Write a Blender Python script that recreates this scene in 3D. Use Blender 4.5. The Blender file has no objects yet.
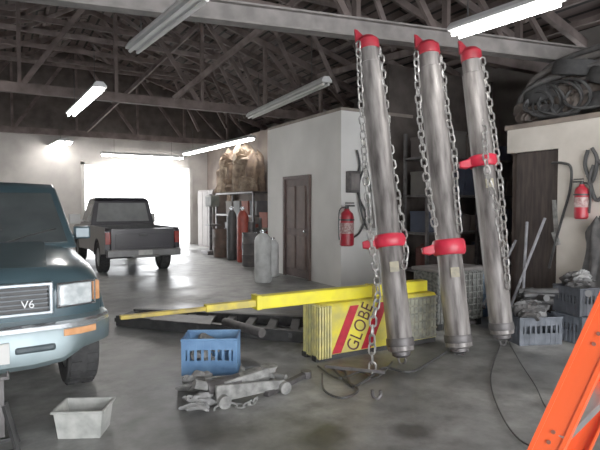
import bpy, bmesh, math, random
from mathutils import Vector, Matrix, Euler
random.seed(7)
sc = bpy.context.scene
D = bpy.data
FP = 520.0; CH = 1.55
HZ = 205.0
pitch = math.atan((225-HZ)/FP)
YAW = math.radians(30)
Fh = Vector((math.sin(YAW), math.cos(YAW), 0)); Rh = Vector((math.cos(YAW), -math.sin(YAW), 0))
Fw = Fh*math.cos(pitch) + Vector((0,0,-math.sin(pitch)))
Up = Fh*math.sin(pitch) + Vector((0,0,math.cos(pitch)))
C0 = Vector((0,0,CH))
def ray(u,v): return Fw*FP + Rh*(u-300) + Up*(225-v)
def PZ(u,v,z):
    r = ray(u,v); t=(z-CH)/r.z; return C0+r*t
def PD(u,v,d):
    r = ray(u,v); return C0 + r*(d/r.dot(Fh))
def PX(u,v,x):
    r = ray(u,v); return C0 + r*(x/r.x)
def PY(u,v,y):
    r = ray(u,v); return C0 + r*(y/r.y)
# ---------- camera
cd = D.cameras.new("camera"); cam = D.objects.new("camera", cd); sc.collection.objects.link(cam)
cd.sensor_width=36; cd.lens = 36*FP/600; cd.clip_start=.05; cd.clip_end=300
rot = Matrix((Rh, Up, -Fw)).transposed()
cam.matrix_world = Matrix.Translation(C0) @ rot.to_4x4()
sc.camera = cam
# ---------- materials
MC={}
def mat(name, c1, c2=None, scale=4.0, rough=.6, metal=0.0, bump=0.0, spec=.5, stretch=None, emis=0, lo=.35, hi=.65, coat=0, det=4):
    if name in MC: return MC[name]
    m = D.materials.new(name); m.use_nodes=True; nt=m.node_tree; b=nt.nodes["Principled BSDF"]
    b.inputs["Roughness"].default_value=rough; b.inputs["Metallic"].default_value=metal
    b.inputs["Specular IOR Level"].default_value=spec
    if coat: b.inputs["Coat Weight"].default_value=coat; b.inputs["Coat Roughness"].default_value=.15
    if c2 is None: c2 = tuple(x*.8 for x in c1)
    tc=nt.nodes.new("ShaderNodeTexCoord"); mp=nt.nodes.new("ShaderNodeMapping")
    nt.links.new(tc.outputs["Object"], mp.inputs[0])
    if stretch: mp.inputs["Scale"].default_value=stretch
    n=nt.nodes.new("ShaderNodeTexNoise"); n.inputs["Scale"].default_value=scale; n.inputs["Detail"].default_value=det
    nt.links.new(mp.outputs[0], n.inputs["Vector"])
    r=nt.nodes.new("ShaderNodeValToRGB"); r.color_ramp.elements[0].position=lo; r.color_ramp.elements[1].position=hi
    r.color_ramp.elements[0].color=(*c1,1); r.color_ramp.elements[1].color=(*c2,1)
    nt.links.new(n.outputs["Fac"], r.inputs[0]); nt.links.new(r.outputs[0], b.inputs["Base Color"])
    if bump:
        bp=nt.nodes.new("ShaderNodeBump"); bp.inputs["Strength"].default_value=bump; bp.inputs["Distance"].default_value=.02
        nt.links.new(n.outputs["Fac"], bp.inputs["Height"]); nt.links.new(bp.outputs[0], b.inputs["Normal"])
    if emis:
        b.inputs["Emission Color"].default_value=(*c1,1); b.inputs["Emission Strength"].default_value=emis
    MC[name]=m; return m
# ---------- mesh helpers
def T(x=0,y=0,z=0): return Matrix.Translation((x,y,z))
def RX(a): return Matrix.Rotation(math.radians(a),4,'X')
def RY(a): return Matrix.Rotation(math.radians(a),4,'Y')
def RZ(a): return Matrix.Rotation(math.radians(a),4,'Z')
def box(bm, x0,x1,y0,y1,z0,z1, M=None):
    vs=[bm.verts.new((x,y,z)) for z in (z0,z1) for y in (y0,y1) for x in (x0,x1)]
    if M is not None:
        for v in vs: v.co = M@v.co
    for f in ((0,2,3,1),(4,5,7,6),(0,1,5,4),(2,6,7,3),(0,4,6,2),(1,3,7,5)):
        bm.faces.new([vs[i] for i in f])
def frame(p0,p1):
    p0=Vector(p0);p1=Vector(p1); d=(p1-p0); q=d.to_track_quat('Z','X').to_matrix().to_4x4()
    return Matrix.Translation(p0)@q, d.length
def cyl(bm,p0,p1,r0,r1=None,seg=16,caps=True):
    if r1 is None: r1=r0
    M,L=frame(p0,p1); lathe(bm,[(r0,0),(r1,L)],M,seg,caps)
def lathe(bm,prof,M=None,seg=20,caps=True):
    if M is None: M=Matrix()
    rings=[]
    for r,z in prof:
        rings.append([bm.verts.new(M@Vector((r*math.cos(2*math.pi*i/seg), r*math.sin(2*math.pi*i/seg), z))) for i in range(seg)])
    for a,b in zip(rings,rings[1:]):
        for i in range(seg):
            j=(i+1)%seg; bm.faces.new((a[i],a[j],b[j],b[i]))
    if caps:
        bm.faces.new(rings[0][::-1]); bm.faces.new(rings[-1])
def beam(bm,p0,p1,w,h):
    p0=Vector(p0);p1=Vector(p1); d=(p1-p0).normalized()
    up=Vector((0,0,1)) if abs(d.z)<.95 else Vector((0,1,0))
    s=d.cross(up).normalized(); u=s.cross(d).normalized()
    vs=[]
    for p in (p0,p1):
        for a,b in ((-1,-1),(1,-1),(1,1),(-1,1)):
            vs.append(bm.verts.new(p+s*(a*w/2)+u*(b*h/2)))
    for f in ((0,1,2,3),(7,6,5,4),(0,4,5,1),(1,5,6,2),(2,6,7,3),(3,7,4,0)):
        bm.faces.new([vs[i] for i in f])
def tube(bm,pts,r,seg=8,closed=False):
    pts=[Vector(p) for p in pts]; n=len(pts); rings=[]
    prev=None
    for i,p in enumerate(pts):
        if closed: t=(pts[(i+1)%n]-pts[i-1])
        else: t=(pts[min(i+1,n-1)]-pts[max(i-1,0)])
        t.normalize()
        if prev is None:
            a=Vector((0,0,1)) if abs(t.z)<.9 else Vector((1,0,0))
            s=t.cross(a).normalized()
        else:
            s=(prev-t*prev.dot(t)).normalized()
        prev=s; u=t.cross(s)
        rings.append([bm.verts.new(p+s*(r*math.cos(2*math.pi*k/seg))+u*(r*math.sin(2*math.pi*k/seg))) for k in range(seg)])
    m = n if closed else n-1
    for i in range(m):
        a=rings[i]; b=rings[(i+1)%n]
        for k in range(seg):
            j=(k+1)%seg; bm.faces.new((a[k],a[j],b[j],b[k]))
    if not closed:
        bm.faces.new(rings[0][::-1]); bm.faces.new(rings[-1])
def smoothpath(pts,k=6):
    pts=[Vector(p) for p in pts]; out=[]
    for i in range(len(pts)-1):
        a=pts[max(i-1,0)];b=pts[i];c=pts[i+1];d=pts[min(i+2,len(pts)-1)]
        for j in range(k):
            t=j/k
            out.append(.5*((2*b)+(c-a)*t+(2*a-5*b+4*c-d)*t*t+(-a+3*b-3*c+d)*t**3))
    out.append(pts[-1]); return out
def chain(bm,pts,pitch_=.082,w=.031,r=.0095):
    pts=smoothpath(pts,8) if len(pts)>2 else [Vector(p) for p in pts]
    res=[pts[0]]; rem=pitch_
    for a,b in zip(pts,pts[1:]):
        L=(b-a).length; pos=0
        while L-pos>=rem:
            pos+=rem; res.append(a.lerp(b,pos/L)); rem=pitch_
        rem-=(L-pos)
    for i,(a,b) in enumerate(zip(res,res[1:])):
        M,L=frame(a,b); M = M@RZ(90*(i%2)+20)
        hl=pitch_*.5+r*.8
        loop=[]
        for k in range(12):
            an=2*math.pi*k/12
            x=w*math.cos(an); z=math.sin(an)*w
            z += (hl-w) if z>0 else -(hl-w)
            loop.append(M@Vector((x,0,z+L/2)))
        tube(bm,loop,r,5,closed=True)
def slab(bm, poly, xs, fn=None):
    rings=[]
    for x in xs:
        rg=[]
        for y,z in poly:
            co=Vector((x,y,z))
            if fn: co=Vector(fn(x,y,z))
            rg.append(bm.verts.new(co))
        rings.append(rg)
    n=len(poly)
    for a,b in zip(rings,rings[1:]):
        for i in range(n):
            j=(i+1)%n; bm.faces.new((a[i],a[j],b[j],b[i]))
    bm.faces.new(rings[0][::-1]); bm.faces.new(rings[-1])
def sheet(bm,pts,th=.004):
    pts=[Vector(p) for p in pts]
    n=(pts[1]-pts[0]).cross(pts[2]-pts[0]).normalized()*th
    a=[bm.verts.new(p) for p in pts]; b=[bm.verts.new(p+n) for p in pts]
    bm.faces.new(a[::-1]); bm.faces.new(b); k=len(pts)
    for i in range(k):
        j=(i+1)%k; bm.faces.new((a[i],a[j],b[j],b[i]))
def mk(name, fn, m, parent=None, label=None, category=None, bev=0, smooth=True, loc=None, R=None, kind=None, group=None, angle=35, bseg=2):
    bm=bmesh.new(); fn(bm)
    bmesh.ops.recalc_face_normals(bm, faces=bm.faces)
    me=D.meshes.new(name); bm.to_mesh(me); bm.free()
    ob=D.objects.new(name,me); sc.collection.objects.link(ob)
    me.materials.append(m)
    if smooth:
        for p in me.polygons: p.use_smooth=True
        me.set_sharp_from_angle(angle=math.radians(angle))
    if bev:
        md=ob.modifiers.new("bevel","BEVEL"); md.width=bev; md.segments=bseg; md.limit_method='ANGLE'; md.angle_limit=math.radians(40); md.harden_normals=False
    if parent: ob.parent=parent
    if loc is not None or R is not None:
        ob.matrix_local = (Matrix.Translation(loc) if loc is not None else Matrix()) @ (R if R is not None else Matrix())
    if label: ob["label"]=label
    if category: ob["category"]=category
    if kind: ob["kind"]=kind
    if group: ob["group"]=group
    return ob
def empty(name,loc,label,category,R=None,group=None):
    e=D.objects.new(name,None); sc.collection.objects.link(e); e.empty_display_size=.1
    e.matrix_world=Matrix.Translation(loc)@(R if R is not None else Matrix())
    e["label"]=label; e["category"]=category
    if group: e["group"]=group
    return e
def text(name,s,size,parent,M,m,ext=.003,bold=0):
    cu=D.curves.new(name,'FONT'); cu.body=s; cu.size=size; cu.extrude=ext; cu.offset=bold; cu.align_x='CENTER'; cu.align_y='CENTER'
    tmp=D.objects.new("tmp",cu); sc.collection.objects.link(tmp)
    bpy.context.view_layer.update()
    me=D.meshes.new_from_object(tmp.evaluated_get(bpy.context.evaluated_depsgraph_get()))
    D.objects.remove(tmp); D.curves.remove(cu)
    ob=D.objects.new(name,me); sc.collection.objects.link(ob); me.materials.clear(); me.materials.append(m)
    ob.parent=parent; ob.matrix_local=M
    return ob

# ---------- material palette
wood_dk = mat("roof_wood",(.06,.045,.04),(.11,.082,.074),6,.85,bump=.2)
wood_lt = mat("truss_wood",(.07,.052,.047),(.15,.115,.105),3,.9,det=7)
wood_md = mat("weathered_rafter_wood",(.10,.076,.07),(.20,.16,.15),3,.9,det=7)
black = mat("black_metal",(.02,.02,.021),(.04,.04,.04),10,.5)
rubber = mat("tire_rubber",(.020,.020,.021),(.036,.036,.036),20,.85)
chrome = mat("chrome",(.75,.77,.8),(.6,.62,.65),6,.25,1)
steel_gray = mat("gray_painted_steel",(.13,.12,.113),(.22,.20,.19),5,.7)
redp = mat("red_paint",(.52,.012,.03),(.36,.01,.02),12,.4)
yel = mat("yellow_paint",(.80,.67,.03),(.50,.43,.10),6,.55,bump=.05,det=9)
yelb = mat("bright_yellow_paint",(.95,.84,.02),(.74,.63,.04),5,.4,det=8,lo=.4,hi=.75)
yel2 = mat("worn_orange_yellow_paint",(.62,.45,.05),(.34,.26,.08),9,.65)
orange = mat("orange_fiberglass",(1.0,.10,.02),(.90,.085,.015),4,.3)
blue = mat("blue_plastic",(.14,.29,.52),(.09,.21,.42),8,.5)
grayplastic = mat("gray_plastic",(.13,.145,.175),(.06,.07,.085),8,.6)
palegray = mat("pale_gray_plastic",(.50,.51,.48),(.30,.31,.29),9,.6,bump=.05)
dusty = mat("dusty_metal",(.31,.31,.295),(.13,.13,.125),14,.7,.1,bump=.1)
glassdk = mat("dark_glass",(.04,.048,.05),(.06,.07,.072),3,.08,spec=.9)
white = mat("white_paint",(.75,.75,.73),(.65,.65,.62),3,.6)
link = mat("chain_steel",(.50,.49,.47),(.28,.27,.26),20,.45,.7)

# ---------- floor material
def floor_mat():
    m=D.materials.new("oil_stained_concrete"); m.use_nodes=True; nt=m.node_tree; b=nt.nodes["Principled BSDF"]
    N=nt.nodes.new; L=nt.links.new
    tc=N("ShaderNodeTexCoord")
    n1=N("ShaderNodeTexNoise"); n1.inputs["Scale"].default_value=.6; n1.inputs["Detail"].default_value=7; n1.inputs["Distortion"].default_value=1.0
    n2=N("ShaderNodeTexNoise"); n2.inputs["Scale"].default_value=3.5; n2.inputs["Detail"].default_value=12; n2.inputs["Roughness"].default_value=.65
    for n in (n1,n2): L(tc.outputs["Object"],n.inputs["Vector"])
    r1=N("ShaderNodeValToRGB"); e=r1.color_ramp.elements; e[0].position=.36; e[0].color=(.12,.122,.12,1); e[1].position=.64; e[1].color=(.34,.34,.325,1)
    L(n1.outputs["Fac"],r1.inputs[0])
    r2=N("ShaderNodeValToRGB"); e=r2.color_ramp.elements; e[0].position=.34; e[0].color=(.5,.5,.5,1); e[1].position=.66; e[1].color=(1.25,1.25,1.25,1)
    L(n2.outputs["Fac"],r2.inputs[0])
    mx=N("ShaderNodeMix"); mx.data_type='RGBA'; mx.blend_type='MULTIPLY'; mx.inputs[0].default_value=1
    L(r1.outputs[0],mx.inputs[6]); L(r2.outputs[0],mx.inputs[7])
    col=mx.outputs[2]
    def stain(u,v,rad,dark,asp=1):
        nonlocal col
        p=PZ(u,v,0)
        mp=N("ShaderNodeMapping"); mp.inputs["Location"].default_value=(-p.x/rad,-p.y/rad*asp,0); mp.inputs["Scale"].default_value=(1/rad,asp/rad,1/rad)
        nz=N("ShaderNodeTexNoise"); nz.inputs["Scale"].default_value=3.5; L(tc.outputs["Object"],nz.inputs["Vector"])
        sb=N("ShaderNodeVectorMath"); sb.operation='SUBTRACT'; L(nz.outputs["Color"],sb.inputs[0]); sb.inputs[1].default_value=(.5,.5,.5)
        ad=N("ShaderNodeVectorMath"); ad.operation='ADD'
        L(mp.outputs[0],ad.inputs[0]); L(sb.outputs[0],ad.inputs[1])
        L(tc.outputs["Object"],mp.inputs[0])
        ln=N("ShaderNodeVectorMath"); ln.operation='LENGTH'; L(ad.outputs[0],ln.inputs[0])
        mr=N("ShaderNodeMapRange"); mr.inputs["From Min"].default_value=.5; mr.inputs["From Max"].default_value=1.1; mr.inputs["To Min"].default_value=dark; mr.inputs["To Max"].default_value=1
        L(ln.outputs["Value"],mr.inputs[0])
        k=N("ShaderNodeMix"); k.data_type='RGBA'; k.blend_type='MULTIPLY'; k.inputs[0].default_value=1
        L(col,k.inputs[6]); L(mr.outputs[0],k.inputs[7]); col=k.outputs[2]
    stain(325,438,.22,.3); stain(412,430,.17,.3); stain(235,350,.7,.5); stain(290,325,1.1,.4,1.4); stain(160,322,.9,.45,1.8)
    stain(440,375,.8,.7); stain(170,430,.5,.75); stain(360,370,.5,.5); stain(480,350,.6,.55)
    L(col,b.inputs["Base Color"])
    rr=N("ShaderNodeMapRange"); rr.inputs["From Min"].default_value=.35; rr.inputs["From Max"].default_value=.65; rr.inputs["To Min"].default_value=.3; rr.inputs["To Max"].default_value=.58
    L(n1.outputs["Fac"],rr.inputs[0]); L(rr.outputs[0],b.inputs["Roughness"])
    bp=N("ShaderNodeBump"); bp.inputs["Strength"].default_value=.2; bp.inputs["Distance"].default_value=.01; L(n2.outputs["Fac"],bp.inputs["Height"]); L(bp.outputs[0],b.inputs["Normal"])
    return m
wallm = mat("old_white_wall",(.50,.47,.44),(.28,.26,.245),1.3,.85,bump=.03,lo=.25,hi=.75,det=8)
officem = mat("office_white_wall",(.82,.81,.78),(.58,.57,.54),.9,.8,lo=.35,hi=.85,det=9)
darkwall = mat("dark_boards",(.05,.04,.035),(.085,.07,.062),3,.9)
outm = mat("outside_gravel",(.7,.69,.66),(.6,.6,.57),3,.9)

XL,XR,YB,YF = -5.0, 9.6, 20.0, -5.0
EAV=4.85; RID=7.1; XM=2.3
# ---------- structure
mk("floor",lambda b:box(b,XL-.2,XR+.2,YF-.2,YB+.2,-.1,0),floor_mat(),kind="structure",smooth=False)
mk("ground",lambda b:box(b,-40,40,YB+.21,70,-.12,-.02),outm,label="pale sunlit gravel yard outside the garage door",category="ground",smooth=False)
dx0,dx1=2.65,6.5
def wb(b):
    box(b,XL,dx0,YB,YB+.2,0,4.05); box(b,dx1,XR,YB,YB+.2,0,4.05); box(b,dx0,dx1,YB,YB+.2,3.0,4.05)
mk("wall_back",wb,wallm,kind="structure",smooth=False)
def gab(b):
    pts=[(XL,4.05),(XR,4.05),(XR,EAV),(XM,RID),(XL,EAV)]
    a=[b.verts.new((x,YB,z)) for x,z in pts]; c=[b.verts.new((x,YB+.2,z)) for x,z in pts]
    b.faces.new(a); b.faces.new(c[::-1])
    for i in range(5):
        j=(i+1)%5; b.faces.new((a[i],c[i],c[j],a[j]))
mk("wall_gable",gab,darkwall,kind="structure",smooth=False)
mk("wall_left",lambda b:box(b,XL-.2,XL,YF,YB+.2,0,EAV),wallm,kind="structure",smooth=False)
wy0,wy1,wz0,wz1 = 5.0,6.5,4.05,4.5
def wr(b):
    box(b,XR,XR+.2,YF,wy0,0,EAV); box(b,XR,XR+.2,wy1,YB+.2,0,EAV); box(b,XR,XR+.2,wy0,wy1,0,wz0); box(b,XR,XR+.2,wy0,wy1,wz1,EAV)
mk("wall_right",wr,mat("dim_wall",(.10,.088,.082),(.17,.155,.145),1.5,.9),kind="structure",smooth=False)
def win(b):
    for y in (wy0,wy1-.05,(wy0+wy1)/2-.02): box(b,XR+.02,XR+.1,y,y+.05,wz0,wz1)
    for z in (wz0,wz1-.05): box(b,XR+.02,XR+.1,wy0,wy1,z,z+.05)
mk("window_1",win,white,kind="structure",smooth=False)
def wf(b):
    box(b,XL,-3.6,YF-.2,YF,0,EAV); box(b,6.5,XR,YF-.2,YF,0,EAV); box(b,-3.6,6.5,YF-.2,YF,3.6,EAV)
    pts=[(XL,EAV),(XR,EAV),(XM,RID)]
    a=[b.verts.new((x,YF,z)) for x,z in pts]; c=[b.verts.new((x,YF-.2,z)) for x,z in pts]
    b.faces.new(a); b.faces.new(c[::-1])
mk("wall_front",wf,wallm,kind="structure",smooth=False)
def ceil_mat():
    m=D.materials.new("roof_planks"); m.use_nodes=True; nt=m.node_tree; b=nt.nodes["Principled BSDF"]; N=nt.nodes.new; L=nt.links.new
    tc=N("ShaderNodeTexCoord")
    br=N("ShaderNodeTexBrick"); br.inputs["Color1"].default_value=(.045,.032,.029,1); br.inputs["Color2"].default_value=(.125,.092,.084,1); br.inputs["Mortar"].default_value=(.012,.01,.009,1)
    br.inputs["Scale"].default_value=1; br.inputs["Brick Width"].default_value=2.4; br.inputs["Row Height"].default_value=.24; br.inputs["Mortar Size"].default_value=.03
    rt=N("ShaderNodeMapping"); rt.inputs["Rotation"].default_value=(0,0,math.pi/2)
    L(tc.outputs["Object"],rt.inputs[0]); L(rt.outputs[0],br.inputs["Vector"]); L(br.outputs[0],b.inputs["Base Color"]); b.inputs["Roughness"].default_value=.9
    return m
cm=ceil_mat()
def ce(b):
    for x0,z0,x1,z1 in ((XL-.3,EAV-.1,XM,RID),(XM,RID,XR+.3,EAV-.1)):
        vs=[b.verts.new(p) for p in ((x0,YF-.3,z0),(x1,YF-.3,z1),(x1,YB+.3,z1),(x0,YB+.3,z0),(x0,YF-.3,z0+.1),(x1,YF-.3,z1+.1),(x1,YB+.3,z1+.1),(x0,YB+.3,z0+.1))]
        for f in ((0,1,2,3),(7,6,5,4),(0,4,5,1),(2,6,7,3),(0,3,7,4),(1,5,6,2)): b.faces.new([vs[i] for i in f])
mk("ceiling",ce,cm,kind="structure",smooth=False)
def roofz(x): return EAV+(RID-EAV)*(1-abs(x-XM)/((XM-XL) if x<XM else (XR-XM)))
x=XL+.6; i=0
while x<XR-.3:
    if abs(x-XM)>.2:
        z=roofz(x)-.1
        mk("purlin",lambda b,x=x,z=z:box(b,x-.035,x+.035,YF,YB,z-.05,z+.05),[wood_lt,wood_md][i%2],label="long brown timber purlin under the roof boards",category="roof beam",smooth=False,group="roof purlins")
    x+=.62; i+=1
CHZ=3.95
def truss(y,w=.14,h=.2):
    def f(b):
        beam(b,(XL,y,CHZ),(XR,y,CHZ),w,h)
        beam(b,(XL,y,EAV-.28),(XM,y,RID-.28),.1,.16); beam(b,(XM,y,RID-.28),(XR,y,EAV-.28),.1,.16)
        xs=[XL+.6,XL+2.2,XL+3.8,XL+5.4,XM,XM+2.0,XM+3.7,XM+5.4,XR-.6]
        for i,xx in enumerate(xs[1:-1]):
            beam(b,(xx,y,CHZ),(xx,y,roofz(xx)-.3),.07,.11)
        for a,c in zip(xs,xs[1:]):
            if a<XM: beam(b,(a,y+.04,CHZ),(c,y+.04,roofz(c)-.3),.06,.1)
            else: beam(b,(c,y+.04,CHZ),(a,y+.04,roofz(a)-.3),.06,.1)
    mk("roof_truss",f,wood_lt,label="brown timber roof truss with diagonal web members",category="roof truss",smooth=False,group="roof trusses")
for y in (2.0,5.9,12.2,19.0): truss(y)
rnd=random.Random(3)
for k_,y in enumerate((3.0,3.95,4.9,6.9,7.9,9.0,10.0,11.1,13.3,14.4,15.5,16.6,17.8)):
    def f(b,y=y):
        beam(b,(XL,y,EAV-.22),(XM,y,RID-.22),.07,.14); beam(b,(XM,y,RID-.22),(XR,y,EAV-.22),.07,.14)
        cw=rnd.uniform(2.6,3.8); zc=roofz(XM-cw)-.3
        beam(b,(XM-cw,y,zc),(XM+cw,y,zc),.05,.12)
        o=rnd.uniform(1.0,2.0)
        beam(b,(XM-o,y,zc),(XM-.3,y,roofz(XM-.3)-.3),.05,.09); beam(b,(XM+o,y,zc),(XM+.3,y,roofz(XM+.3)-.3),.05,.09)
        beam(b,(XM-cw,y,zc),(XM-cw-.9,y,CHZ+.2),.05,.09); beam(b,(XM+cw,y,zc),(XM+cw+.9,y,CHZ+.2),.05,.09)
    mk("rafter_pair",f,[wood_md,wood_lt,wood_dk][k_%3],label="brown timber rafter pair with collar tie",category="roof beam",smooth=False,group="roof rafters")
for k_,(x0,y0,x1,y1) in enumerate(((-.5,5.9,.8,12.2),(3.6,12.2,5.2,5.9),(6.0,5.9,7.6,12.2),(-3,12.2,-1,19),(2.6,19,4.4,12.2))):
    mk("sway_brace",lambda b:beam(b,(x0,y0,CHZ+.1),(x1,y1,roofz(x1)-.4),.05,.12),wood_md,label="long diagonal timber brace between roof trusses",category="roof beam",smooth=False,group="roof braces")
a=PZ(60,-8,3.62); b_=PZ(520,49,3.62); dd=(b_-a).normalized(); a2=a-dd*1.5; b2=b_+dd*3.3
def sb(b):
    beam(b,a2+Vector((0,0,.1)),b2+Vector((0,0,.1)),.16,.02); beam(b,a2-Vector((0,0,.1)),b2-Vector((0,0,.1)),.16,.02); beam(b,a2,b2,.03,.2)
mk("steel_beam",sb,steel_gray,label="gray steel I-beam spanning under the roof trusses",category="beam",smooth=False)
def tr(b):
    box(b,dx0-.12,dx0,YB-.05,YB,0,3.1); box(b,dx1,dx1+.12,YB-.05,YB,0,3.1); box(b,dx0-.12,dx1+.12,YB-.05,YB,3.0,3.12)
mk("trim_1",tr,mat("door_trim_paint",(.5,.48,.45),(.4,.38,.36),3,.7),kind="structure",smooth=False)
mk("wall_inner",lambda b:box(b,7.25,7.4,11.0,YB,0,3.9),mat("grimy_brown_wall",(.20,.16,.135),(.10,.08,.07),1.5,.9,det=8),kind="structure",smooth=False)
OH=3.3; OX=6.65; OE=11.05
mk("wall_office_side",lambda b:box(b,5.5,5.62,8,OE,0,OH),officem,kind="structure",smooth=False)
mk("wall_office_front",lambda b:box(b,5.62,OX,8,8.12,0,OH),officem,kind="structure",smooth=False)
mk("wall_office_end",lambda b:box(b,5.62,7.25,OE-.12,OE,0,OH),officem,kind="structure",smooth=False)
mk("ceiling_office",lambda b:box(b,5.5,7.25,8,OE,OH,OH+.06),mat("office_top",(.3,.26,.22),(.2,.17,.15),3,.9),kind="structure",smooth=False)
mk("wall_recess",lambda b:box(b,OX,XR,8.02,8.14,0,4.3),darkwall,kind="structure",smooth=False)
pa=PX(287,200,5.5); pb=PX(310,200,5.5)
doorm=mat("dark_brown_door",(.06,.035,.03),(.10,.06,.05),6,.6)
de=empty("door_1",(5.49,(pa.y+pb.y)/2,0),"dark brown panelled office door in white wall","door"); de["kind"]="structure"
del de["category"]
hw=abs(pa.y-pb.y)/2
mk("door_leaf",lambda b:(box(b,-.035,-.002,-hw,hw,.02,2.1),),doorm,de,smooth=False)
for z0,z1 in ((.2,.9),(1.05,1.95)):
    for y0,y1 in ((-hw+.1,-.04),(.04,hw-.1)):
        mk("door_panel",lambda b:box(b,-.05,-.03,y0,y1,z0,z1),mat("door_panel_brown",(.085,.052,.042),(.12,.075,.06),6,.6),de,bev=.01)
def dfr(b):
    box(b,-.06,-.002,-hw-.07,-hw,0,2.17); box(b,-.06,-.002,hw,hw+.07,0,2.17); box(b,-.06,-.002,-hw,hw,2.1,2.17)
mk("door_frame",dfr,doorm,de,smooth=False)
mk("door_knob",lambda b:lathe(b,[(.012,0),(.012,.03),(.028,.04),(.03,.06),(.015,.07)],T(-.035,-hw+.07,1)@RY(-90),12),chrome,de)
PXX=6.0
mk("wall_partition",lambda b:(box(b,PXX,PXX+.12,.5,4.0,0,2.56),box(b,PXX,PXX+.12,4.0,4.75,2.25,2.56)),mat("partition_cream",(.68,.63,.56),(.44,.40,.34),1.4,.8,det=8),kind="structure",smooth=False)
mk("wall_partition_back",lambda b:box(b,PXX+.12,XR,4.63,4.75,0,2.56),mat("dark_brown_boards",(.05,.035,.03),(.08,.06,.05),2,.9),kind="structure",smooth=False)
mk("door_2",lambda b:box(b,PXX+.05,PXX+.10,4.0,4.63,0,2.25),mat("brown_board_door",(.028,.021,.019),(.06,.045,.038),3,.8,stretch=(1,8,1)),kind="structure",smooth=False)
mk("ceiling_loft",lambda b:box(b,PXX-.02,XR,.5,4.78,2.56,2.62),mat("loft_board",(.26,.21,.17),(.16,.13,.11),4,.8),kind="structure",smooth=False)

# ---------- fluorescent lamps
tubem = mat("fluorescent_tube",(1,.97,.93),(1,.97,.93),1,.5,emis=32)
fixm = mat("lamp_housing",(.5,.5,.5),(.4,.4,.4),3,.5)
def lamp(p0,p1,lit=True,w=.18,label=None):
    p0=Vector(p0);p1=Vector(p1); mid=(p0+p1)/2; d=(p1-p0); L=d.length; ang=math.atan2(d.y,d.x)
    e=empty("fluorescent_lamp",mid,label or ("lit twin-tube fluorescent lamp hanging under the roof" if lit else "unlit fluorescent lamp fixture hanging under the roof"),"ceiling lamp",Matrix.Rotation(ang,4,'Z'),group="fluorescent lamps")
    mk("lamp_housing",lambda b:slab(b,[(-w/2,.0),(w/2,.0),(w/2,.03),(w*.25,.09),(-w*.25,.09),(-w/2,.03)],[-L/2,L/2]),fixm,e,smooth=False)
    for s in (-1,1):
        mk("lamp_tube",lambda b,s=s:cyl(b,(-L/2+.03,s*w*.25,-.022-w*.03),(L/2-.03,s*w*.25,-.022-w*.03),max(.019,w*.11),seg=10),tubem if lit else white,e)
    for s in (-1,1):
        zt=max(.25,CHZ+.3-mid.z)
        mk("hanging_rod",lambda b,s=s:cyl(b,(s*L*.35,0,.09),(s*L*.35,0,zt),.006,seg=6),black,e)
LZ=3.45
def lampuv(a,c,z=LZ,**k):
    lamp(PZ(*a,z),PZ(*c,z),**k)
lampuv((100,87),(71,114),w=.21); lampuv((66,141),(36,155),z=3.6,w=.5); lampuv((252,138),(185,154),w=.24); lampuv((183,158),(101,154),z=3.35,w=.24)
lampuv((560,-2),(454,33),z=3.3,w=.22)
lampuv((204,-6),(133,50),z=3.3,lit=False,w=.17); lampuv((327,82),(250,117),lit=False)

# ---------- wheel
def wheel(parent,loc,r,w,side=1,turn=0):
    e=D.objects.new("wheel",None); sc.collection.objects.link(e); e.parent=parent
    e.matrix_local=T(*loc)@RZ(turn)@RY(90*side); e.empty_display_size=.1
    h=w/2
    def tire_(b):
        lathe(b,[(r*.6,-h*.85),(r*.78,-h),(r*.93,-h*.95),(r*.97,-h*.75),(r*.985,-h*.4),(r*.985,h*.4),(r*.97,h*.75),(r*.93,h*.95),(r*.78,h),(r*.6,h*.85)],None,32,False)
        for i in range(26):
            M=Matrix.Rotation(i*2*math.pi/26,4,'Z')
            box(b,r*.95,r,-.028,.028,-h*.8,-h*.15,M); box(b,r*.95,r,-.0,.055,h*.15,h*.8,M)
    mk("tire",tire_,rubber,e)
    def rim(b):
        lathe(b,[(r*.62,-h*.8),(r*.6,h*.8),(r*.56,h*.8),(r*.52,h*.4),(.06,h*.35),(.055,h*.6),(.001,h*.6)],None,24,False)
        for i in range(6):
            a=i*math.pi/3
            box(b,.05,r*.56,-.028,.028,h*.35,h*.62,Matrix.Rotation(a,4,'Z'))
    mk("rim",rim,mat("rim_alloy",(.45,.46,.47),(.35,.36,.37),6,.4,.7),e)
    return e
def arc(cy,cz,r,a0,a1,n=10):
    return [(cy+r*math.cos(math.radians(a0+(a1-a0)*i/n)), cz+r*math.sin(math.radians(a0+(a1-a0)*i/n))) for i in range(n+1)]
# ---------- teal SUV
teal = mat("teal_car_paint",(.045,.085,.105),(.062,.108,.128),2,.36,.3,coat=.7)
suv = empty("suv",(-.12,4.24,0),"faded teal-blue four-wheel-drive SUV with chrome grille, parked nose out","car",RZ(3))
HW=.845; FA=.62
poly=[(0.05,.50),(.0,.70),(.0,.90),(.03,.98),(.10,1.035),(.25,1.07),(.5,1.10),(1.22,1.17),(2.6,1.17),(4.35,1.15),(4.42,.9),(4.42,.5),(3.98,.42)]
poly+=arc(3.45,.40,.42,0,180)[0:] 
poly+=[(1.3,.38)]
poly+=arc(FA,.42,.42,0,180)
poly+=[(.12,.50)]
def sf(x,y,z):
    ax=abs(x)/HW
    f=max(0,1-y/.6)
    yy=y+ .16*(ax**5)*f
    zz=z + (0.03*(1-ax**2) if z>.99 else 0) - (.07*(ax**7) if z>1.0 else (.04*ax**7 if z>.96 else 0))
    xx=x*(1-.03*max(0,(z-.9)/.27)) *(1-.03*f)
    return (xx,yy,zz)
xs=[-HW,-HW*.985,-.78,-.7,-.6,-.3,0,.3,.6,.7,.78,HW*.985,HW]
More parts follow.
